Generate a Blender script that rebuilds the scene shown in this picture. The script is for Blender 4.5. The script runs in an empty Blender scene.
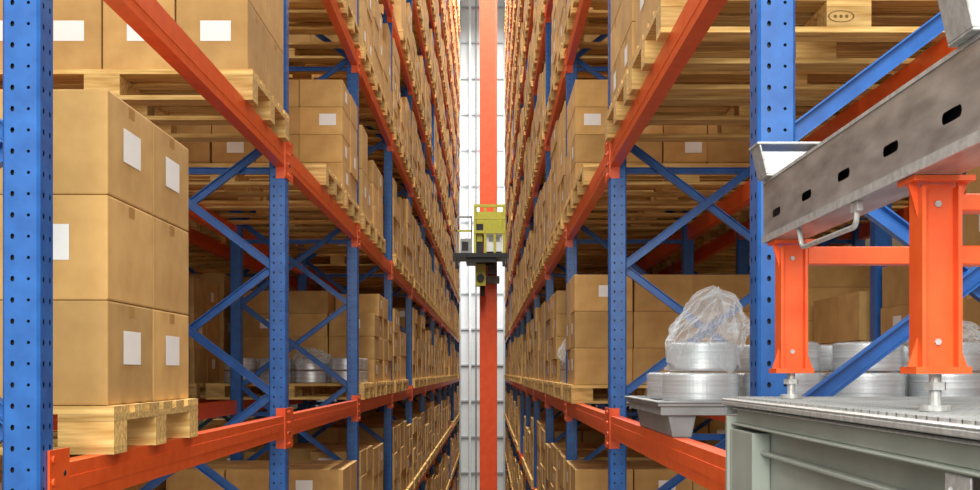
import bpy, bmesh, math, random
from mathutils import Vector, Matrix, noise
random.seed(7)
H = 5.0
S = bpy.context.scene
COL = S.collection
try:
    S.view_settings.view_transform = 'Standard'
except Exception:
    pass

# ------------------------------------------------------------ materials
def lin(c):
    return tuple(((v/255)/12.92 if v/255 <= .04045 else ((v/255+.055)/1.055)**2.4) for v in c) + (1,)

def base_mat(name, rough=.5, metal=0.0):
    m = bpy.data.materials.new(name); m.use_nodes = True
    nt = m.node_tree; b = nt.nodes['Principled BSDF']
    b.inputs['Roughness'].default_value = rough
    b.inputs['Metallic'].default_value = metal
    return m, nt, b

def var_mat(name, c1, c2, rough=.5, metal=0, scale=(3,3,3), nscale=4, rnd=0.0, bump=0.0, isl=False, detail=4):
    m, nt, b = base_mat(name, rough, metal)
    N, L = nt.nodes, nt.links
    tc = N.new('ShaderNodeTexCoord'); mp = N.new('ShaderNodeMapping'); mp.inputs['Scale'].default_value = scale
    nz = N.new('ShaderNodeTexNoise'); nz.inputs['Scale'].default_value = nscale; nz.inputs['Detail'].default_value = detail
    L.new(tc.outputs['Object'], mp.inputs['Vector']); L.new(mp.outputs['Vector'], nz.inputs['Vector'])
    mx = N.new('ShaderNodeMix'); mx.data_type = 'RGBA'
    mx.inputs[6].default_value = lin(c1); mx.inputs[7].default_value = lin(c2)
    mr0 = N.new('ShaderNodeMapRange'); mr0.inputs['From Min'].default_value=.3; mr0.inputs['From Max'].default_value=.7
    L.new(nz.outputs['Fac'], mr0.inputs['Value']); L.new(mr0.outputs[0], mx.inputs[0])
    out = mx.outputs[2]
    if rnd > 0:
        oi = N.new('ShaderNodeObjectInfo'); geo = N.new('ShaderNodeNewGeometry')
        ad = N.new('ShaderNodeMath'); ad.operation = 'ADD'
        L.new(oi.outputs['Random'], ad.inputs[0])
        if isl: L.new(geo.outputs['Random Per Island'], ad.inputs[1])
        fr = N.new('ShaderNodeMath'); fr.operation = 'FRACT'; L.new(ad.outputs[0], fr.inputs[0])
        mr = N.new('ShaderNodeMapRange'); mr.inputs['To Min'].default_value = 1-rnd; mr.inputs['To Max'].default_value = 1+rnd*.6
        L.new(fr.outputs[0], mr.inputs['Value'])
        hs = N.new('ShaderNodeHueSaturation'); L.new(out, hs.inputs['Color']); L.new(mr.outputs[0], hs.inputs['Value'])
        out = hs.outputs['Color']
    L.new(out, b.inputs['Base Color'])
    if bump > 0:
        bp = N.new('ShaderNodeBump'); bp.inputs['Strength'].default_value = bump; bp.inputs['Distance'].default_value = .01
        L.new(nz.outputs['Fac'], bp.inputs['Height']); L.new(bp.outputs['Normal'], b.inputs['Normal'])
    return m

M_BLUE = var_mat('blue_paint', (26,82,152), (38,100,176), .34, 0, nscale=6)
M_ORANGE = var_mat('orange_paint', (218,78,24), (232,94,36), .36, 0, nscale=6)
M_MAST = var_mat('mast_paint', (226,78,32), (236,90,42), .5, 0, nscale=2)
M_CARD = var_mat('cardboard', (192,150,88), (212,171,106), .8, 0, nscale=3, rnd=.2, isl=True)
M_TAPE = var_mat('packing_tape', (174,134,76), (184,144,86), .35, 0, rnd=.1)
M_LABEL = var_mat('label_paper', (238,238,236), (246,246,244), .6, 0)
M_WOOD = var_mat('pallet_wood', (178,132,62), (240,206,132), .78, 0, scale=(1.0,16,16), nscale=5, rnd=.26, isl=True, bump=.2, detail=6)
M_INK = var_mat('stamp_ink', (110,76,44), (124,88,52), .8)
M_GALV = var_mat('galvanised_steel', (158,161,161), (194,197,196), .36, .35, nscale=30, bump=.02)
M_GALVD = var_mat('galvanised_rail', (122,122,120), (174,173,170), .3, .42, scale=(3,.8,3), nscale=13, bump=.02, detail=8)
M_SAGE = var_mat('sage_paint', (138,147,139), (156,163,155), .45, 0, nscale=3)
M_ALU = var_mat('aluminium_coil', (188,190,192), (226,228,230), .42, .6, scale=(1,1,60), nscale=3)
M_GREYP = var_mat('grey_plastic', (122,125,127), (146,149,150), .5, 0)
M_DARK = var_mat('dark_steel_and_hollow_shade', (24,25,28), (40,42,46), .5, .2)  # dark steel parts, also the painted shade inside hollow sections
M_YEL = var_mat('yellow_paint', (160,158,44), (180,176,60), .45)
M_WHITE = var_mat('white_panel', (206,210,212), (224,226,228), .5)
M_WALL = var_mat('wall_cladding', (204,208,211), (218,221,224), .7, 0, scale=(.3,.3,.3), nscale=2)
M_GIRT = var_mat('wall_girt', (160,166,171), (178,183,187), .6)
M_WALLD = var_mat('side_wall_cladding', (92,78,60), (112,96,76), .8, 0, scale=(1,4,.1), nscale=3)
M_FLOOR = var_mat('concrete', (140,134,124), (166,160,148), .6, 0, nscale=2)
def film(name, lo, hi):
    m, nt, b = base_mat(name, .12, 0)
    N, L = nt.nodes, nt.links
    b.inputs['Base Color'].default_value = lin((236,240,244))
    tr = N.new('ShaderNodeBsdfTransparent'); ms = N.new('ShaderNodeMixShader')
    tr.inputs[0].default_value=(.95,.97,.98,1)
    tl = N.new('ShaderNodeBsdfTranslucent'); tl.inputs[0].default_value=(.88,.9,.92,1)
    m2 = N.new('ShaderNodeMixShader'); m2.inputs[0].default_value=.35
    L.new(b.outputs[0],m2.inputs[1]); L.new(tl.outputs[0],m2.inputs[2])
    lw = N.new('ShaderNodeLayerWeight'); lw.inputs['Blend'].default_value=.45
    mr = N.new('ShaderNodeMapRange'); mr.inputs['To Min'].default_value=lo; mr.inputs['To Max'].default_value=hi
    L.new(lw.outputs['Facing'], mr.inputs['Value']); L.new(mr.outputs[0], ms.inputs[0])
    L.new(tr.outputs[0], ms.inputs[1]); L.new(m2.outputs[0], ms.inputs[2])
    L.new(ms.outputs[0], N['Material Output'].inputs['Surface'])
    return m
M_FILM = film('plastic_film', .15, .78)
M_FILM2 = film('stretch_film', .05, .25)

# ------------------------------------------------------------ mesh helper
class MB:
    def __init__(s): s.v=[]; s.f=[]; s.m=[]; s.mats=[]
    def mi(s, mat):
        if mat not in s.mats: s.mats.append(mat)
        return s.mats.index(mat)
    def quad(s, pts, mat):
        i=len(s.v); s.v += [tuple(p) for p in pts]; s.f.append(tuple(range(i,i+len(pts)))); s.m.append(s.mi(mat))
    def box(s, x0,x1,y0,y1,z0,z1, mat):
        if x0>x1: x0,x1=x1,x0
        i=len(s.v); k=s.mi(mat)
        s.v += [(x0,y0,z0),(x1,y0,z0),(x1,y1,z0),(x0,y1,z0),(x0,y0,z1),(x1,y0,z1),(x1,y1,z1),(x0,y1,z1)]
        for f in ((0,3,2,1),(4,5,6,7),(0,1,5,4),(1,2,6,5),(2,3,7,6),(3,0,4,7)):
            s.f.append(tuple(i+j for j in f)); s.m.append(k)
    def hexa(s, pts, mat):
        i=len(s.v); k=s.mi(mat); s.v+=[tuple(p) for p in pts]
        for f in ((0,1,2,3),(7,6,5,4),(0,4,5,1),(1,5,6,2),(2,6,7,3),(3,7,4,0)):
            s.f.append(tuple(i+j for j in f)); s.m.append(k)
    def cyl(s, c, r, h, mat, axis='z', n=16, r2=None):
        r2 = r if r2 is None else r2
        i=len(s.v); k=s.mi(mat)
        for t,rr in ((0,r),(h,r2)):
            for a in range(n):
                u,w = rr*math.cos(2*math.pi*a/n), rr*math.sin(2*math.pi*a/n)
                p = {'z':(u,w,t),'y':(u,t,w),'x':(t,u,w)}[axis]
                s.v.append((c[0]+p[0],c[1]+p[1],c[2]+p[2]))
        for a in range(n):
            b2=(a+1)%n; s.f.append((i+a,i+b2,i+n+b2,i+n+a)); s.m.append(k)
        s.f.append(tuple(i+a for a in range(n))); s.m.append(k)
        s.f.append(tuple(i+n+a for a in range(n))); s.m.append(k)
    def tube(s, pts, r, mat, n=10):
        i=len(s.v); k=s.mi(mat); P=[Vector(p) for p in pts]
        for j,p in enumerate(P):
            u=(P[min(j+1,len(P)-1)]-P[max(j-1,0)]).normalized(); a1=Vector((1,0,0)); a2=u.cross(a1).normalized()
            for a in range(n): s.v.append(tuple(p+a1*r*math.cos(2*math.pi*a/n)+a2*r*math.sin(2*math.pi*a/n)))
        for j in range(len(P)-1):
            for a in range(n):
                b2=(a+1)%n; s.f.append((i+j*n+a,i+j*n+b2,i+j*n+n+b2,i+j*n+n+a)); s.m.append(k)
        s.f.append(tuple(i+a for a in range(n))); s.m.append(k)
        s.f.append(tuple(i+(len(P)-1)*n+a for a in range(n))); s.m.append(k)
    def lathe(s, c, prof, mat, n=32, closed=True):
        i=len(s.v); k=s.mi(mat); P=len(prof)
        for a in range(n):
            ca,sa=math.cos(2*math.pi*a/n),math.sin(2*math.pi*a/n)
            for r,z in prof: s.v.append((c[0]+r*ca,c[1]+r*sa,c[2]+z))
        for a in range(n):
            b2=(a+1)%n
            for j in range(P if closed else P-1):
                q=(j+1)%P
                s.f.append((i+a*P+j,i+b2*P+j,i+b2*P+q,i+a*P+q)); s.m.append(k)
    def strut(s, p0, p1, w, d, mat):
        """C-channel, open side towards -y"""
        p0=Vector(p0); p1=Vector(p1); u=(p1-p0).normalized(); nrm=Vector((0,1,0)); t=u.cross(nrm)
        def bx(a0,a1,b0,b1):
            s.hexa([q+t*A+nrm*B for q,(A,B) in ((p,ab) for p in (p0,p1) for ab in ((a0,b0),(a1,b0),(a1,b1),(a0,b1)))],mat)
        bx(-w/2,w/2,d-.003,d); bx(-w/2,-w/2+.0035,0,d-.003); bx(w/2-.0035,w/2,0,d-.003)
    def holecell(s, o, U, V, u0,u1,v0,v1, hw,hh, mat, N4=4):
        cu,cv=(u0+u1)/2,(v0+v1)/2
        outer=[]
        for q in range(N4): outer.append((u0+(u1-u0)*q/N4, v0))
        for q in range(N4): outer.append((u1, v0+(v1-v0)*q/N4))
        for q in range(N4): outer.append((u1-(u1-u0)*q/N4, v1))
        for q in range(N4): outer.append((u0, v1-(v1-v0)*q/N4))
        n=len(outer); i=len(s.v); k=s.mi(mat)
        for (a,b2) in outer: s.v.append(tuple(o+U*a+V*b2))
        for (a,b2) in outer:
            du,dv=(a-cu)/((u1-u0)/2),(b2-cv)/((v1-v0)/2)
            ang=math.atan2(dv,du)
            r=min(hw,hh); ex,ey=hw-r,hh-r
            pu=r*math.cos(ang)+(ex if du>0.01 else -ex if du<-.01 else 0); pv=r*math.sin(ang)+(ey if dv>0.01 else -ey if dv<-.01 else 0)
            s.v.append(tuple(o+U*(cu+pu)+V*(cv+pv)))
        for a in range(n):
            b2=(a+1)%n; s.f.append((i+a,i+b2,i+n+b2,i+n+a)); s.m.append(k)
    def mesh(s, name):
        me=bpy.data.meshes.new(name); me.from_pydata(s.v,[],s.f)
        for m in s.mats: me.materials.append(m)
        me.polygons.foreach_set('material_index', s.m); me.update()
        return me
    def obj(s, name, parent=None, loc=(0,0,0)):
        return mkobj(name, s.mesh(name), parent, loc)

def mkobj(name, data, parent=None, loc=(0,0,0), rot=None):
    o=bpy.data.objects.new(name, data); COL.objects.link(o); o.location=loc
    if rot: o.rotation_euler=rot
    if parent: o.parent=parent
    return o
def empty(name, label, cat, loc=(0,0,0)):
    o=mkobj(name, None, None, loc); o['label']=label; o['category']=cat; o.empty_display_size=.2; return o
def tag(o, label, cat, group=None):
    o['label']=label; o['category']=cat
    if group: o['group']=group
def bev(o,w=.002,seg=1):
    m=o.modifiers.new('bevel','BEVEL'); m.width=w; m.segments=seg; m.limit_method='ANGLE'

# ------------------------------------------------------------ layout
F=1110.0
XL, XR = .95, .572
Z0, D, NB = 2.35, 2.87, 12
W = .08
LV = [-.255+1.27*k for k in range(-3,11)]
BH = .10
DEPTH = .93
TOP = 13.2
def vis(xin, y0, y1, z0, z1, m=70):
    if z1 > -1 and z1*F/y1 < -(118+m): return False
    if z0*F/y1 > 372+m: return False
    if xin*F/y1 > 500+m: return False
    return True
def inframe(sgn,xn,xf,y0,y1,z0,z1,m=4):
    top=372-max(z1*F/y0,z1*F/y1); bot=372-min(z0*F/y0,z0*F/y1)
    if bot<-m or top>490+m: return False
    near=xn*F/y1
    return near < (488 if sgn<0 else 492)+m

# ------------------------------------------------------------ post meshes
def post_mesh(perf):
    mb=MB(); h=H+TOP; c=.006
    def face(o,U,ln,cols,small):
        o=Vector(o);U=Vector(U);V=Vector((0,0,1))
        if not perf:
            mb.quad([o,o+U*ln,o+U*ln+V*h,o+V*h],M_BLUE); return
        pt=.045; n=int(h/pt)
        lo,hi=int(3.6/pt),n
        mb.quad([o,o+U*ln,o+U*ln+V*(lo*pt),o+V*(lo*pt)],M_BLUE)
        cw=ln/cols
        for r in range(lo,hi):
            for q in range(cols):
                s=q==small
                mb.holecell(o,U,V,q*cw,(q+1)*cw,r*pt,(r+1)*pt, .0036 if s else .0044, .0036 if s else .0062, M_BLUE,2)
        mb.quad([o+V*(hi*pt),o+U*ln+V*(hi*pt),o+U*ln+V*h,o+V*h],M_BLUE)
    w=W-2*c
    face((c,0,0),(1,0,0),w,2,1)
    face((W,c,0),(0,1,0),w,2,9)
    face((0,W-c,0),(0,-1,0),w,2,9)
    V=Vector((0,0,h))
    for a,b2 in (((0,c,0),(c,0,0)),((W-c,0,0),(W,c,0)),((W,W-c,0),(W-c,W,0)),((c,W,0),(0,W-c,0)),((W-c,W,0),(c,W,0))):
        a=Vector(a);b2=Vector(b2); mb.quad([a,b2,b2+V,a+V],M_BLUE)
    if perf: mb.box(.012,W-.012,.012,W-.012,.01,h-.01,M_DARK)  # dark core stands in for the shade behind the post holes
    mb.box(-.02,W+.02,-.02,W+.02,0,.008,M_BLUE)
    return mb.mesh('post')
ME_PP, ME_P = post_mesh(True), post_mesh(False)

def beam_mesh(sgn):
    mb=MB(); Lb=D-W-.004; t=.05
    mb.box(0,sgn*t,0.002,Lb+.002,-BH/2,BH/2,M_ORANGE)
    mb.box(-sgn*.0015,0,0.03,Lb-.03,-.018,.018,M_ORANGE)
    return mb.mesh('beam')
def conn_mesh(sgn,end):
    mb=MB(); w2=W/2
    if end==0:
        mb.box(-sgn*.006,-sgn*.001,-w2+.001,.075,-.105,.085,M_ORANGE)
        for k in range(4): mb.cyl((-sgn*.006,-.02,-.085+k*.05),.008,-sgn*.004,M_DARK if k==1 else M_ORANGE,'x',10)
        for k in range(2): mb.cyl((-sgn*.006,.045,-.06+k*.09),.006,-sgn*.002,M_DARK,'x',10)
    else:
        mb.box(-sgn*.006,-sgn*.001,-.05,w2-.001,-.105,.085,M_ORANGE)
        mb.box(-sgn*.006,sgn*.046,-.005,-.001,-.105,.085,M_ORANGE)
        for k in range(4): mb.cyl((-sgn*.006,.018,-.085+k*.05),.008,-sgn*.004,M_ORANGE,'x',10)
    return mb.mesh('beam_connector')

def build_rack(sgn, xin, nb, label, back=False):
    rack=empty('pallet_rack', label, 'pallet rack', (sgn*xin, Z0, 0))
    BMm=beam_mesh(sgn); C0=conn_mesh(sgn,0); C1=conn_mesh(sgn,1)
    BMr=beam_mesh(-sgn)
    def x(a): return sgn*a
    for i in range(nb+1):
        y=i*D
        for rear in (0,1):
            xo = x(0) if not rear else x(DEPTH-W)
            lx = xo if sgn>0 else xo-W
            me = ME_PP if (i<4 and not rear and not back) else ME_P
            mkobj('post', me, rack, (lx, y, 0))
    items=[]
    for i in range(nb+1):
        yy=Z0+i*D
        for k in range(-8,24):
            za=-.10+.60*k; zb=za+.60
            if zb*F/yy>-190 and za*F/yy<440 and za>-4.9 and zb<TOP: items.append((yy,i,'d',za,zb))
        for l in LV:
            hz=l-.055
            if hz*F/yy>-190 and hz*F/yy<440 and hz>-4.9: items.append((yy,i,'h',hz,hz))
    items.sort(key=lambda t:t[0])
    stuff=MB(); cnt=0
    xa,xb=x(W-.012),x(DEPTH-W+.012)
    for (yy,i,t,za,zb) in items:
        y=i*D
        if t=='d':
            segs=[((xa,y+.012,H+za),(xb,y+.012,H+zb)),((xa,y+.043,H+zb),(xb,y+.043,H+za))]
        else: segs=[((xa,y+.0715,H+za),(xb,y+.0715,H+za))]
        for a,b2 in segs:
            w=.037 if t=='d' else .03
            dd=.026 if t=='d' else .02
            if cnt<(96 if not back else 40):
                mb=MB(); a=Vector(a);b2=Vector(b2); mb.strut((0,0,0),b2-a,w,dd,M_BLUE); mb.obj('brace',rack,a); cnt+=1
            else: stuff.strut(a,b2,w,dd,M_BLUE)
    if stuff.v:
        o=stuff.obj('brace',rack); o['kind']='stuff'
    bl=[]
    for i in range(nb):
        for l in LV:
            y0=Z0+i*D; y1=y0+D
            if l*F/y1<440 and l*F/y1>-230:
                bl.append((y0,i,l,0)); bl.append((y0+3,i,l,1))
    bl.sort()
    stuff=MB(); cnt=0
    for (q,i,l,rear) in bl:
        y=i*D+W; z=H+l
        if not rear:
            if cnt<(98 if not back else 30):
                o=mkobj('beam',BMm,rack,(0,y,z)); cnt+=1
                if i<8 and not back:
                    mkobj('beam_connector',C0,o,(0,0,0)); mkobj('beam_connector',C1,o,(0,D-W,0))
            else:
                stuff.box(0,x(.05),y+.002,y+D-W-.002,z-BH/2,z+BH/2,M_ORANGE)
                stuff.box(-x(.006),-x(.001),y+D-W-.04,y+D-W+W+.04,z-.105,z+.085,M_ORANGE)
        else:
            if cnt<(98 if not back else 30):
                mkobj('beam',BMr,rack,(x(DEPTH),y,z)); cnt+=1
            else: stuff.box(x(DEPTH-.05),x(DEPTH),y+.002,y+D-W-.002,z-BH/2,z+BH/2,M_ORANGE)
    if stuff.v:
        o=stuff.obj('beam',rack); o['kind']='stuff'
    return rack

build_rack(-1, XL, NB, 'tall blue pallet rack with orange beams loaded with cartons')
build_rack(1, XR, NB, 'tall blue pallet rack with orange beams behind the steel platform')
BKL, BKR = XL+DEPTH+.32, XR+DEPTH+.32
build_rack(-1, BKL, 6, 'blue and orange pallet rack standing behind the aisle rack', True)
build_rack(1, BKR, 6, 'blue and orange pallet rack standing behind the aisle rack', True)

# ------------------------------------------------------------ pallets and cartons
PH=.12; PZ=.8; PX=1.18
SL=((0,.12),(.165,.085),(.29,.09),(.42,.09),(.55,.085),(.68,.12))
def pallet_parts(mat=M_WOOD):
    deck=MB()
    for k,(a,w) in enumerate(SL):
        deck.box(0,PX,a,a+w,PH-.02,PH,mat)
    for a in (0,PX/2-.07,PX-.14): deck.box(a,a+.14,0,PZ,PH-.038,PH-.0202,mat)
    blk=MB(); blk.box(0,.14,0,.1,.018,PH-.0385,mat)
    bb=MB(); bb.box(0,PX,0,.1,0,.0178,mat)
    return deck,blk,bb
DK,BK,BB=[m.mesh(n) for m,n in zip(pallet_parts(),('deck','block','bottom_board'))]
def full_pallet_into(mb,x0,y0,z0,mat=M_WOOD):
    for (a,w) in SL:
        mb.box(x0,x0+PX,y0+a,y0+a+w,z0+PH-.02,z0+PH,mat)
    for a in (0,PX/2-.07,PX-.14):
        mb.box(x0+a,x0+a+.14,y0,y0+PZ,z0+PH-.038,z0+PH-.0202,mat)
        for b2 in (0,.35,.7): mb.box(x0+a,x0+a+.14,y0+b2,y0+b2+.1,z0+.018,z0+PH-.0385,mat)
    for b2 in (0,.35,.7): mb.box(x0,x0+PX,y0+b2,y0+b2+.1,z0,z0+.0178,mat)
t=MB(); full_pallet_into(t,0,0,0); ME_PAL=t.mesh('pallet')

TYPES={'A':(2,2,3,.38,.57,.265),'B':(2,3,4,.385,.385,.19),'C':(2,2,2,.385,.57,.33),'D':(2,3,5,.385,.385,.18),'E':(2,3,3,.385,.385,.24),'G':(2,4,3,.385,.288,.28),'J':(2,4,4,.385,.288,.18)}
pallets=[]; cartons=[]
def load(sgn,xin,y,level,typ,back=False,over=.03,near=False,stamp=False,full=False,bay=0):
    z=LV[level+3]+BH/2
    x0=xin-over
    if not vis(xin,y,y+PZ,z,z+1.1,60): return
    inf=inframe(sgn,x0,x0+PX,y,y+PZ,z,z+PH)
    pallets.append((y+(12 if back else 0)+(0 if inf else 1000),sgn,x0,y,z,near,stamp))
    if typ is None: return
    nz,nx,nh,dz,dx,dh=TYPES[typ]
    oz=y+(PZ-nz*dz)/2; zz=z+PH
    nh2=nh
    if not near and not full and random.random()<.25: nh2=max(2,nh-1)
    for h in range(nh2):
        for i in range(nz):
            for j in range(nx):
                if not near and i>0 and j>0 and not (level<=0 and h==nh2-1 and not back): continue
                jx=random.uniform(-.006,.006) if not near else 0
                if h==nh2-1 and nh2==nh and random.random()<.06 and not near: continue
                cz0=zz+h*dh
                if cz0*F/y>440: continue
                xx=x0+.02+j*dx+jx
                inf=inframe(sgn,xx,xx+dx,oz+i*dz,oz+i*dz+dz,cz0,cz0+dh)
                hid=(i>0 and j>0)
                force = full and i==0 and (h*2+j)%3==1
                cartons.append((y+(14 if back else 0)+h*.01+(0 if inf else 1000)+(6 if hid else 0)+(7 if (j>0 and bay>=2) else 0),sgn,xx,oz+i*dz,cz0,dx,dz,dh,i==0,j==0,typ,near,h,force,full))
POS=(.17,1.09,1.99)
load(-1,XL,2.76,0,'A',near=True,over=.02)
load(-1,XL,Z0+POS[2],1,'G',near=True)
load(-1,XL,Z0+D+POS[2],1,'J',full=True)
load(-1,XL,Z0+D+POS[1],1,None)
load(-1,XL,Z0+D+POS[2],-1,'E')
for p in POS[1:]: load(-1,XL,Z0+D+p,-2,'A')
for k in (2,3):
    for p in POS: load(-1,XL,Z0+D+p,k,random.choice('BDE'))
load(1,XR,Z0+POS[1]+.04,1,'C',near=True,stamp=True); load(1,XR,Z0+POS[2],1,'B',near=True)
load(1,XR,Z0+D+POS[2],0,'E',full=True); load(1,XR,Z0+D+POS[2],1,'J',full=True); load(1,XR,Z0+D+POS[1],1,None)
load(1,XR,Z0+D+POS[2],-1,'E')
for p in POS: load(1,XR,Z0+D+p,-2,'A')
for k in (2,3):
    for p in POS: load(1,XR,Z0+D+p,k,random.choice('BDE'))
for sgn,xin in ((-1,XL),(1,XR)):
    for b in range(2,NB):
        for k in range(-3,11):
            for pi,p in enumerate(POS):
                if b==2 and k==0 and pi==0: load(sgn,xin,Z0+b*D+p,k,None); continue
                if b==2 and k==0: load(sgn,xin,Z0+b*D+p,k,'B',bay=b,full=True); continue
                if random.random()<.07: continue
                load(sgn,xin,Z0+b*D+p,k,random.choice('AABBCDDEJJG') if random.random()>.03 else None,bay=b)
for sgn,xin in ((-1,BKL),(1,BKR)):
    for b in range(0,6):
        for k in range(-2,6):
            for p in POS:
                if random.random()<(.15 if b>0 else .3): continue
                load(sgn,xin,Z0+b*D+p,k,random.choice('ABBCDE'),back=True)

pallets.sort(key=lambda t:t[0]); cartons.sort(key=lambda t:t[0])
stuff=MB()
for n,(q,sgn,x0,y,z,near,stamp) in enumerate(pallets):
    lx = x0 if sgn>0 else -x0-PX
    if near:
        e=empty('pallet','light wooden pallet resting on orange rack beams, carrying cartons','pallet',(lx,y,H+z)); e['group']='wooden pallets on the racks'
        mkobj('deck',DK,e)
        for a in (0,PX/2-.07,PX-.14):
            for b2 in (0,.35,.7): mkobj('block',BK,e,(a,b2,0))
        for b2 in (0,.35,.7): mkobj('bottom_board',BB,e,(0,b2,0))
        if stamp:
          for a in (PX/2-.095,):
            mb=MB(); nn=20
            for s2 in range(nn):
                a0,a1=2*math.pi*s2/nn,2*math.pi*(s2+1)/nn
                mb.quad([(.07+r*math.cos(t2)*.042,-.001,.05+r*math.sin(t2)*.019) for r,t2 in ((1,a0),(1,a1),(.88,a1),(.88,a0))],M_INK)
            for s2 in range(3): mb.quad([(.047+s2*.018,-.001,.045),(.056+s2*.018,-.001,.045),(.056+s2*.018,-.001,.055),(.047+s2*.018,-.001,.055)],M_INK)
            mb.obj('stamp',e,(a,0,0))
    elif n<280:
        o=mkobj('pallet',ME_PAL,None,(lx,y,H+z)); tag(o,'light wooden pallet resting on orange rack beams','pallet','wooden pallets on the racks')
    else: full_pallet_into(stuff,lx,y,H+z)
if stuff.v:
    o=stuff.obj('pallet'); tag(o,'many wooden pallets stored along the far end of the racks','pallets','wooden pallets on the racks'); o['kind']='stuff'

def carton_mesh(dx,dz,dh):
    bm=bmesh.new(); bmesh.ops.create_cube(bm,size=1)
    g=.003
    bmesh.ops.scale(bm,vec=(dx-g*2,dz-g*2,dh-.001),verts=bm.verts)
    bmesh.ops.translate(bm,vec=(dx/2,dz/2,dh/2),verts=bm.verts)
    bmesh.ops.bevel(bm,geom=bm.edges[:],offset=.005,segments=2,affect='EDGES',profile=.6)
    me=bpy.data.meshes.new('carton'); bm.to_mesh(me); bm.free()
    v=[tuple(p.co) for p in me.vertices]; f=[tuple(p.vertices) for p in me.polygons]
    mb=MB(); mb.v=v; mb.f=f; mb.m=[0]*len(f); mb.mats=[M_CARD]
    zt=dh-.0004; y0,y1=dz/2-.024,dz/2+.024
    mb.quad([(.01,y0,zt),(dx-.01,y0,zt),(dx-.01,y1,zt),(.01,y1,zt)],M_TAPE)
    mb.quad([(dx-.0027,y0,dh-.035),(dx-.0027,y1,dh-.035),(dx-.0027,y1,dh-.006),(dx-.0027,y0,dh-.006)],M_TAPE)
    mb.quad([(.0027,y1,dh-.035),(.0027,y0,dh-.035),(.0027,y0,dh-.006),(.0027,y1,dh-.006)],M_TAPE)
    return mb.mesh('carton')
CM={k:carton_mesh(v[4],v[3],v[5]) for k,v in TYPES.items()}
def lab(mb,front,sgn,dx,dz,dh,ox=0,oy=0,oz=0,size=None,cx=None,r=.5):
    if front:
        w,h=size or (.11,.075)
        w=min(w,dx*.45); h=min(h,dh*.5); cx=ox+(cx if cx is not None else dx*(.3+.4*r)); cz=oz+dh*.55
        mb.quad([(cx-w/2,oy+.0015,cz-h/2),(cx+w/2,oy+.0015,cz-h/2),(cx+w/2,oy+.0015,cz+h/2),(cx-w/2,oy+.0015,cz+h/2)],M_LABEL)
    else:
        w,h=size or (.1,.075)
        h=min(h,dh*.5)
        xx= ox+.0015 if sgn>0 else ox+dx-.0015
        cy=oy+dz*(.45+.1*r); cz=oz+dh*.56
        a,b2=(cy-w/2,cy+w/2)
        mb.quad([(xx,a,cz-h/2),(xx,b2,cz-h/2),(xx,b2,cz+h/2),(xx,a,cz+h/2)],M_LABEL)
stuff=MB()
for n,(q,sgn,x0,y,z,dx,dz,dh,fr,ai,typ,near,hh,force,full) in enumerate(cartons):
    lx = x0 if sgn>0 else -x0-dx
    if n<292:
        o=mkobj('carton',CM[typ],None,(lx,y,H+z+.0005))
        labelled=False
        if near and typ=='A':
            if ai and not (hh==1):
                mb=MB(); lab(mb,False,sgn,dx,dz,dh,size=(.145,.088)); mb.obj('shipping_label',o); labelled=True
            if fr and ai and hh==1:
                mb=MB(); lab(mb,True,sgn,dx,dz,dh,size=(.08,.09),cx=dx-.140); mb.obj('shipping_label',o); labelled=True
        elif near and typ=='G':
            if fr: mb=MB(); lab(mb,True,sgn,dx,dz,dh,size=(.12,.08),cx=dx*.55); mb.obj('shipping_label',o); labelled=True
        else:
            if fr and (force or (not full and random.random()<.35)): mb=MB(); lab(mb,True,sgn,dx,dz,dh,r=random.random()); mb.obj('shipping_label',o); labelled=True
            if ai and random.random()<.35: mb=MB(); lab(mb,False,sgn,dx,dz,dh,r=random.random()); mb.obj('shipping_label',o); labelled=True
        tag(o,('large' if typ in 'ACG' else 'small')+' brown cardboard carton '+('with white label ' if labelled else '')+'stacked on a wooden pallet','carton','cardboard cartons stacked on pallets')
    else:
        g=.0025
        stuff.box(lx+g,lx+dx-g,y+g,y+dz-g,H+z,H+z+dh-.002,M_CARD)
        if fr and random.random()<.3: lab(stuff,True,sgn,dx,dz,dh,lx,y,H+z,r=random.random())
        if ai and random.random()<.4: lab(stuff,False,sgn,dx,dz,dh,lx,y,H+z,r=random.random())
o=stuff.obj('carton'); tag(o,'many brown cardboard cartons stacked along the far racks','cartons','cardboard cartons stacked on pallets'); o['kind']='stuff'

# ------------------------------------------------------------ coils
CH=.092; CR=.122
def coil_mesh(R,name='metal_coil'):
    mb=MB(); r,h=.06,CH
    prof=[(r,0.004),(r,h-.004),(r+.004,h),(R-.012,h),(R-.004,h-.001),(R-.001,h-.005),(R,h-.010),(R,h-.030),(R-.0015,h-.031),(R-.0015,h-.033),(R,h-.034),(R,.030),(R-.0015,.029),(R-.0015,.027),(R,.026),(R,.009),(R-.001,.004),(R-.004,.001),(R-.012,0),(r+.004,0)]
    mb.lathe((0,0,0),prof,M_ALU,64)
    return mb.mesh(name)
def wrap_mesh(R,seed):
    mb=MB(); n=64; h=CH; prof=[(R+.002,.002),(R+.0055,.02),(R+.006,h*.5),(R+.0055,h*.75),(R+.003,h-.004),(R-.010,h+.003),(.09,h+.004),(.06,h+.0035)]
    mb.lathe((0,0,0),prof,M_FILM2,n,False)
    v=[]
    for i,(x,y,z) in enumerate(mb.v):
        d=1+.03*noise.noise(Vector((x*26,y*26,z*50+seed)))
        v.append((x*max(d,.998),y*max(d,.998),z))
    mb.v=v
    return mb.mesh('plastic_wrap')
CO=coil_mesh(CR); CO2=coil_mesh(.108)
WR=wrap_mesh(CR,1); WR2=wrap_mesh(.108,4)
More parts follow.
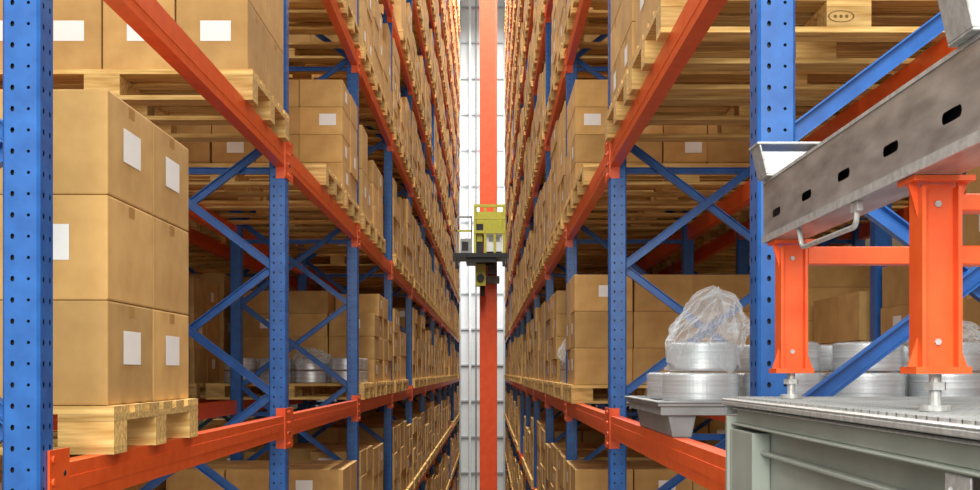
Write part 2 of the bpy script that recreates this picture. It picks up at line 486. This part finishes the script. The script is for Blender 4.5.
def coil(x,y,z,wr=True,small=False):
    o=mkobj('metal_coil',CO2 if small else CO,None,(x,y,z),(0,0,random.uniform(0,6))); tag(o,'satin silver metal coil wrapped in clear plastic film' if wr else 'satin silver metal coil stacked on a wooden pallet','metal coil','silver coils on rack pallets')
    if wr: mkobj('plastic_wrap',WR2 if small else WR,o)
def tray(sgn,xin,y,z):
    e=empty('metal_pallet','shallow grey metal pallet with flanged rim holding metal coils','pallet',(sgn*xin,y,H+z))
    mb=MB(); mb.box(0,sgn*PX,0,PZ,PH-.022,PH-.012,M_GREYP)
    for (a,b2,c,d2) in ((0.01,PX-.01,0.01,.022),(0.01,PX-.01,PZ-.022,PZ-.01),(0.01,.022,.022,PZ-.022),(PX-.022,PX-.01,.022,PZ-.022)): mb.box(sgn*a,sgn*b2,c,d2,PH-.050,PH-.022,M_GREYP)
    for (a,b2,c,d2) in ((-.006,PX+.006,-.006,.02),(-.006,PX+.006,PZ-.02,PZ+.006),(-.006,.02,.02,PZ-.02),(PX-.02,PX+.006,.02,PZ-.02)): mb.box(sgn*a,sgn*b2,c,d2,PH-.012,PH-.006,M_GREYP)
    o=mb.obj('tray',e); bev(o,.002,2)
    for a in (0.03,PX/2-.05,PX-.13):
        m2=MB(); x0,x1=sgn*a,sgn*(a+.10); b2=.03; b3=PZ-.03
        m2.hexa([(x0+sgn*.02,b2,0),(x1-sgn*.02,b2,0),(x1-sgn*.02,b3,0),(x0+sgn*.02,b3,0),(x0,b2,PH-.0225),(x1,b2,PH-.0225),(x1,b3,PH-.0225),(x0,b3,PH-.0225)],M_GREYP); o=m2.obj('runner',e); bev(o,.004,2)
    return z+PH-.0115
ct=Z0+POS[1]
zt=tray(1,XR-.045,ct,LV[3]+BH/2)
CS=CH+.0055
for yy in (ct+.17,ct+.50):
    for k in range(4):
        xx=.690+k*.268
        nst=2 if not (yy>ct+.4 and k==0) else 1
        for s2 in range(nst): coil(xx+ (.006*s2 if k<3 else 0),yy-.004*s2,H+zt+.001+s2*CS,small=(s2==1))
zt2=LV[3]+BH/2+PH
for sg,xi in ((-1,XL),(1,XR)):
    for xx in (.12,.39,.66,.93):
        for yy in (Z0+2*D+POS[0]+.17,Z0+2*D+POS[0]+.50):
            for s2 in range(2): coil(sg*(xi+xx),yy,H+zt2+.001+s2*CS,False)
def bag(x,y,z,sx,sz,seed,lean=.2,skirt=.05,top=.62):
    bm=bmesh.new(); n=120; rings=44; vs=[]
    for j in range(rings):
        t=j/(rings-1); ring=[]
        base=1.0 if t<.38 else 1.0-top*((t-.38)/.62)**1.15
        if t>.92: base*=1-((t-.92)/.08)**2*.7
        for a in range(n):
            th=2*math.pi*a/n
            c=Vector((math.cos(th)*1.7,math.sin(th)*1.7,t*1.2+seed))
            fold=.42*noise.noise(c*1.0)+.50*(.42-abs(noise.noise(c*2.1+Vector((0,0,t*.8)))))+.24*(.4-abs(noise.noise(c*4.4)))+.05*noise.noise(c*9)
            k=min(1,max(0,(t-.2)/.35)); kl=.12
            rr=sx*base*(1.0+fold*(kl+k*.85))
            if t<.38: rr=max(rr,sx*.985)
            tz=t/.38 if t<.38 else 1
            up=max(0,(t-.38)/.62)
            hz=-skirt*(1+.6*noise.noise(Vector((math.cos(th)*2,math.sin(th)*2,seed))))*(1-tz)+sz*up*(1+.5*noise.noise(Vector((math.cos(th)*.9,math.sin(th)*.9,seed+7)))+.3*noise.noise(Vector((math.cos(th)*3,math.sin(th)*3,seed+3))))
            ring.append(bm.verts.new((rr*math.cos(th)+lean*sx*up, rr*math.sin(th), hz)))
        vs.append(ring)
    for j in range(rings-1):
        for a in range(n):
            b2=(a+1)%n; bm.faces.new((vs[j][a],vs[j][b2],vs[j+1][b2],vs[j+1][a]))
    bm.faces.new(vs[-1])
    me=bpy.data.meshes.new('plastic_bag'); bm.to_mesh(me); bm.free(); me.materials.append(M_FILM)
    o=mkobj('plastic_bag',me,None,(x,y,z)); tag(o,'crumpled clear plastic film bag draped over silver coils','plastic bag'); return o
TS=2*CS+.004
bag(.698,ct+.166,H+zt+TS,.120,.140,3.3,.42,.085)
bag(.690+3*.268,ct+.17,H+zt+TS,.118,.06,5)
bag(XR+.12,Z0+2*D+POS[0]+.17,H+zt2+TS,.131,.22,9,0)
bag(-XL-.39,Z0+2*D+POS[0]+.17,H+zt2+TS,.131,.06,11,0)

# ------------------------------------------------------------ conveyor platform
PT=-.050
e=empty('conveyor_platform','sage grey steel platform with galvanised grating deck beside the rack','platform',(.45,.75,0))
def P(name,fn,parent=e,b=.0015,label=None):
    mb=MB(); fn(mb)
    mb.v=[(a,b2,c+H) for a,b2,c in mb.v]
    o=mb.obj(name); o.parent=parent; o.location=-Vector(parent.location)
    if b: bev(o,b)
    if label: o['label']=label
    return o
P('deck',lambda m:(m.box(.446,1.5,.75,2.12,PT-.004,PT,M_GALV),m.box(.446,.449,.75,2.12,PT-.012,PT-.004,M_GALV),m.box(.453,1.5,2.117,2.12,PT-.03,PT-.004,M_GALV)))
def grating(m):
    for i in range(34): m.box(.458+i*.015,.4605+i*.015,.78,2.10,PT,PT+.0038,M_GALV)
    for j in range(45): m.box(.458,.98,.78+j*.029,.783+j*.029,PT,PT+.0044,M_GREYP)
P('grating',grating,b=0)
P('edge_channel',lambda m:(m.box(.464,.467,.76,2.07,PT-.044,PT-.019,M_SAGE),m.box(.453,.467,.76,2.07,PT-.048,PT-.044,M_SAGE),m.box(.456,.52,.76,2.07,PT-.019,PT-.015,M_GALV)),label='layered sage grey edge channel')
P('body',lambda m:(m.box(.484,1.45,.78,2.06,-.62,PT-.03,M_SAGE),m.box(.466,.484,.78,2.06,-.142,-.136,M_SAGE),m.box(.462,.484,.78,2.06,-.62,-.60,M_SAGE)))
P('end_box',lambda m:(m.box(.452,.4835,1.90,2.06,-.62,-.105,M_SAGE),m.box(.447,1.47,2.075,2.09,-.62,PT-.032,M_SAGE),m.box(.452,1.4,2.06,2.075,-.60,-.105,M_SAGE)),label='stepped sage grey end box')
P('bracket',lambda m:(m.box(.4565,.4595,1.05,1.11,-.155,-.100,M_GALV),m.box(.4595,.4655,1.05,1.11,-.155,-.151,M_GALV),m.cyl((.4565,1.065,-.118),.004,-.003,M_GALV,'x',6),m.cyl((.4565,1.095,-.118),.004,-.003,M_GALV,'x',6)),label='bolted galvanised bracket')
for (x,y) in ((.5,.85),(1.35,.85),(.5,1.95),(1.35,1.95)):
    P('column',lambda m:(m.box(x,x+.09,y,y+.09,-H+.01,-.62,M_SAGE),m.box(x-.03,x+.12,y-.03,y+.12,-H,-H+.01,M_SAGE)))

cf=empty('conveyor','orange conveyor stand with slotted galvanised rails on the platform','conveyor',(.49,1.0,0))
def rail(mir):
    def fn(m):
        X=(lambda a:a) if not mir else (lambda a:1.96-a)
        y0,y1=.72,1.955; z0,z1=.226,.334
        o=Vector((X(.485),0,0)); U=Vector((0,1,0)); V=Vector((0,0,1))
        n=7; cw=(y1-y0)/n
        for i in range(n):
            a=y0+i*cw
            m.quad([o+U*a+V*z0,o+U*(a+cw)+V*z0,o+U*(a+cw)+V*(z0+.022),o+U*a+V*(z0+.022)],M_GALVD)
            m.quad([o+U*a+V*(z1-.044),o+U*(a+cw)+V*(z1-.044),o+U*(a+cw)+V*z1,o+U*a+V*z1],M_GALVD)
            m.holecell(o,U,V,a,a+cw,z0+.022,z1-.044,.025,.0068,M_GALVD,6)
        t=.003
        m.box(X(.4851),X(.54),y0,y1,z1-t,z1,M_GALVD); m.box(X(.4851),X(.54),y0,y1,z0,z0+t,M_GALVD)
        m.box(X(.497),X(.54),y0,y1,z0+t,z1-t,M_DARK)  # dark insert behind the slots, painted shade of the channel's hollow
        m.box(X(.4825),X(.485),y0,y1,z0,z0+.012,M_GALV)
        m.box(X(.4835),X(.485),y0,y1,z1-.005,z1,M_GALV)
    return fn
for mir in (False,True): 
    P('side_rail',rail(mir),cf,b=0,label='slotted galvanised channel rail')
    X=(lambda a:a) if not mir else (lambda a:1.96-a)
    for yy in (1.275,1.89):
        def leg(m):
            d=.040
            m.box(X(.499),X(.5035),yy,yy+d,.006,.214,M_ORANGE); m.box(X(.5405),X(.545),yy,yy+d,.006,.214,M_ORANGE)
            m.box(X(.5035),X(.5405),yy+.014,yy+.018,.006,.218,M_ORANGE)
            m.box(X(.487),X(.558),yy-.006,yy+d+.006,.2195,.2255,M_ORANGE)
            m.box(X(.490),X(.554),yy-.005,yy+d+.005,-.002,.006,M_ORANGE)
            # angled gussets under the cap and over the base
            for (xa,xb) in ((.499,.488),(.545,.557)):
                for (za,zb) in ((.180,.2195),(.040,.006)):
                    y1_,y2_=yy+.014,yy+.018
                    m.hexa([(X(xa),y1_,za),(X(xa),y2_,za),(X(xb),y2_,zb),(X(xb),y1_,zb),(X(xa),y1_,zb),(X(xa),y2_,zb),(X(xa),y2_,zb),(X(xa),y1_,zb)],M_ORANGE)
            m.cyl((X(.522),yy+.014,.195),.004,-.003,M_GALV,'y',6)
            m.cyl((X(.522),yy+.014,.035),.004,-.003,M_GALV,'y',6)
        P('leg',leg,cf,b=0)
        P('levelling_foot',lambda m:(m.cyl((X(.522),yy+.021,PT+.0046),.018,.007,M_GALV,'z',16),m.cyl((X(.522),yy+.021,PT+.0116),.007,.036,M_GALV,'z',12),m.cyl((X(.522),yy+.021,PT+.029),.013,.009,M_GALV,'z',6)),cf,b=0,label='threaded galvanised levelling foot')
    for yy in (1.085,1.89):
        def gb(m):
            a,b2=yy,yy+.06; t=.003
            zb,zt_=.3345,.388
            m.box(X(.474),X(.552),a,b2,zb,zb+t,M_GALV)
            for s0,s1 in ((.474,.462),(.552,.566)):
                sg=1 if s0<.5 else -1
                m.hexa([(X(s0),a,zb+t),(X(s0+sg*t),a,zb+t),(X(s1+sg*t),a,zt_),(X(s1),a,zt_),(X(s0),b2,zb+t),(X(s0+sg*t),b2,zb+t),(X(s1+sg*t),b2,zt_),(X(s1),b2,zt_)],M_GALV)
            m.hexa([(X(.476),a+.001,zb+t),(X(.550),a+.001,zb+t),(X(.563),a+.001,zt_-.012),(X(.465),a+.001,zt_-.012),(X(.476),a+t,zb+t),(X(.550),a+t,zb+t),(X(.563),a+t,zt_-.012),(X(.465),a+t,zt_-.012)],M_GALV)
            m.box(X(.458),X(.572),a-.002,b2+.002,zt_,zt_+.004,M_GALV)
        P('guide_bracket',gb,cf,label='folded galvanised guide bracket')
P('crossbar',lambda m:m.box(.5455,1.4145,1.892,1.925,.184,.214,M_ORANGE),cf)
P('crossbar',lambda m:m.box(.5455,1.4145,1.280,1.31,.186,.206,M_ORANGE),cf)
P('crossbar',lambda m:m.box(.5455,1.4145,1.280,1.31,.124,.146,M_ORANGE),cf)
def rod(m):
    pts=[(.490,1.475,.2255)]
    for k in range(7):
        a=math.radians(90*k/6); pts.append((.490,1.475+.014*(1-math.cos(a)),.208-.014*math.sin(a)))
    for k in range(7):
        a=math.radians(70*k/6); pts.append((.490,1.72+.02*math.sin(a),.194+.02*(1-math.cos(a))))
    pts.append((.490,1.75,.2255))
    m.tube(pts,.0038,M_GALV)
    m.box(.486,.494,1.462,1.488,.213,.2258,M_GALV)
P('rod_bracket',rod,cf,b=0,label='bent galvanised rod bracket')

# ------------------------------------------------------------ stacker crane
CY=29.0
cr=empty('stacker_crane','orange stacker crane with yellow and black operator carriage','stacker crane',(0,CY,0))
P('mast',lambda m:m.box(-.22,.24,CY,CY+.5,-4.64,13.6,M_MAST),cr,b=0,label='orange box-section mast')
P('guide_rail',lambda m:m.box(.19,.23,CY-.03,CY,-4.6,13.5,M_ORANGE),cr,b=0)
P('base_frame',lambda m:(m.box(-.5,.3,CY-1.3,CY+1.8,-4.88,-4.65,M_MAST),m.cyl((-.25,CY-1.0,-4.72),.15,.12,M_DARK,'x',20)),cr,b=0)
def cage(m):
    for x in (-.36,-.10,.14,.38):
        m.box(x,x+.06,CY-1.0,CY-.95,3.0,4.22,M_YEL)
    for x in (-.36,.38): m.box(x,x+.06,CY-.10,CY-.05,3.0,4.22,M_YEL)
    for z in (3.5,3.85,4.16): 
        m.box(-.36,.44,CY-1.01,CY-.95,z,z+.07,M_YEL)
        for x in (-.36,.38): m.box(x,x+.06,CY-.95,CY-.10,z,z+.05,M_YEL)
    m.box(-.30,.38,CY-.18,CY-.14,3.55,4.16,M_YEL)
P('cabin_frame',cage,cr,b=0,label='yellow-green safety cage')
P('platform',lambda m:(m.box(-.88,.50,CY-1.15,CY-.02,2.88,2.99,M_DARK),m.box(-.55,.2,CY-1.1,CY-.1,2.76,2.88,M_DARK),m.box(-.82,-.74,CY-1.14,CY-1.0,2.6,2.88,M_DARK),m.box(.36,.44,CY-1.14,CY-1.0,2.66,2.88,M_DARK)),cr,b=0,label='black load platform')
P('control_cabinet',lambda m:(m.box(-.04,.36,CY-.9,CY-.5,3.05,3.5,M_WHITE),m.box(.02,.30,CY-.905,CY-.9,3.3,3.42,M_GREYP)),cr,b=0,label='white control cabinet')
P('seat_panel',lambda m:(m.box(-.30,-.12,CY-.9,CY-.5,3.0,3.75,M_DARK),m.box(-.28,-.14,CY-.92,CY-.9,3.3,3.55,M_YEL)),cr,b=0,label='dark equipment panel')
P('side_panel',lambda m:(m.box(-.70,-.44,CY-.9,CY-.3,2.995,3.38,M_GREYP),m.box(-.66,-.5,CY-.91,CY-.9,3.08,3.3,M_DARK),m.box(-.82,-.78,CY-.9,CY-.86,3.0,3.95,M_GREYP),m.box(-.82,-.40,CY-.9,CY-.86,3.9,3.95,M_GREYP),m.box(-.44,-.40,CY-.9,CY-.86,3.0,3.95,M_GREYP),m.box(-.82,-.40,CY-.9,CY-.86,3.55,3.60,M_YEL)),cr,b=0,label='grey side railing')
P('drive_unit',lambda m:(m.box(-.32,-.06,CY-.7,CY-.35,2.2,2.75,M_YEL),m.cyl((-.19,CY-.75,2.4),.10,.05,M_DARK,'y',16),m.cyl((-.14,CY-.5,1.95),.05,.25,M_DARK,'z',12),m.box(-.0,.2,CY-.7,CY-.4,2.5,2.74,M_DARK)),cr,b=0,label='yellow drive unit')
P('roller_guide',lambda m:m.box(-.24,.30,CY-.12,CY-.031,2.3,2.5,M_GREYP),cr,b=0)

# ------------------------------------------------------------ shell
def struct(name,fn):
    mb=MB(); fn(mb); o=mb.obj(name); o['kind']='structure'; return o
struct('floor',lambda m:m.box(-8,8,-2,46,-.1,-.001,M_FLOOR))
def farw(m):
    m.box(-8,8,45,45.2,0,23,M_WALL)
    for i in range(16): m.box(-8,8,44.9,45,.9+i*1.45,.96+i*1.45,M_GIRT)
    for x in (-1.25,.62): m.box(x,x+.16,44.7,44.9,0,23,M_GIRT)
struct('wall_back',farw)
struct('wall_left',lambda m:m.box(-7.2,-7,-1,45,0,19,M_WALLD))
struct('wall_right',lambda m:m.box(7,7.2,-1,45,0,19,M_WALLD))
mb=MB(); mb.box(-.22,-.16,1,44,0,.10,M_DARK)
o=mb.obj('crane_rail'); tag(o,'dark steel floor rail running along the aisle under the crane','rail')
for x,r,mt in ((-.72,.05,M_WHITE),(-.48,.03,M_GREYP)):
    mb=MB(); mb.cyl((0,0,0),r,22,mt,'z',12); o=mb.obj('drain_pipe',None,(x,44.5,0)); tag(o,'pale vertical pipe running up the end wall','pipe')

# ------------------------------------------------------------ light
def area(x,y,z,sx,sy,e_,rot=(0,0,0),col=(1,.965,.89)):
    l=bpy.data.lights.new('lamp','AREA'); l.shape='RECTANGLE'; l.size=sx; l.size_y=sy; l.energy=e_; l.color=col
    o=bpy.data.objects.new('added_light',l); COL.objects.link(o); o.location=(x,y,H+z); o.rotation_euler=rot
    o['label']='unseen area light added to brighten the aisle and racks'; o['category']='lamp'
    return o
for y in (4,10,16,22,28,34):
    area(-.19,y,14.0,1.2,4,1250)  # unseen overhead row, added to light the deep aisle
area(-.19,40,14.0,1.2,4,800)
for x in (-4.9,4.9):
    for y in (4,12): area(x,y,9,1.5,5,280)  # unseen lights over the neighbouring aisles, added to brighten the rack interiors
area(-.19,42,6,1.2,8,180,(math.radians(90),0,0),(1,1,1))  # unseen light aimed at the end wall, added to brighten it
area(-.19,-1.2,1.6,2.2,2.2,235,(math.radians(87),0,0))  # unseen front fill behind the camera, added to lift the near bays
w=bpy.data.worlds.new('world'); S.world=w; w.use_nodes=True
w.node_tree.nodes['Background'].inputs[0].default_value=(1,.965,.89,1); w.node_tree.nodes['Background'].inputs[1].default_value=.78

cam=bpy.data.cameras.new('camera'); co=bpy.data.objects.new('camera',cam); COL.objects.link(co)
co.location=(0,0,H); co.rotation_euler=(math.radians(90),0,0)
cam.sensor_width=36; cam.lens=F/980*36; cam.shift_y=127/980; cam.shift_x=2/980; cam.clip_end=200; cam.clip_start=.05
S.camera=co
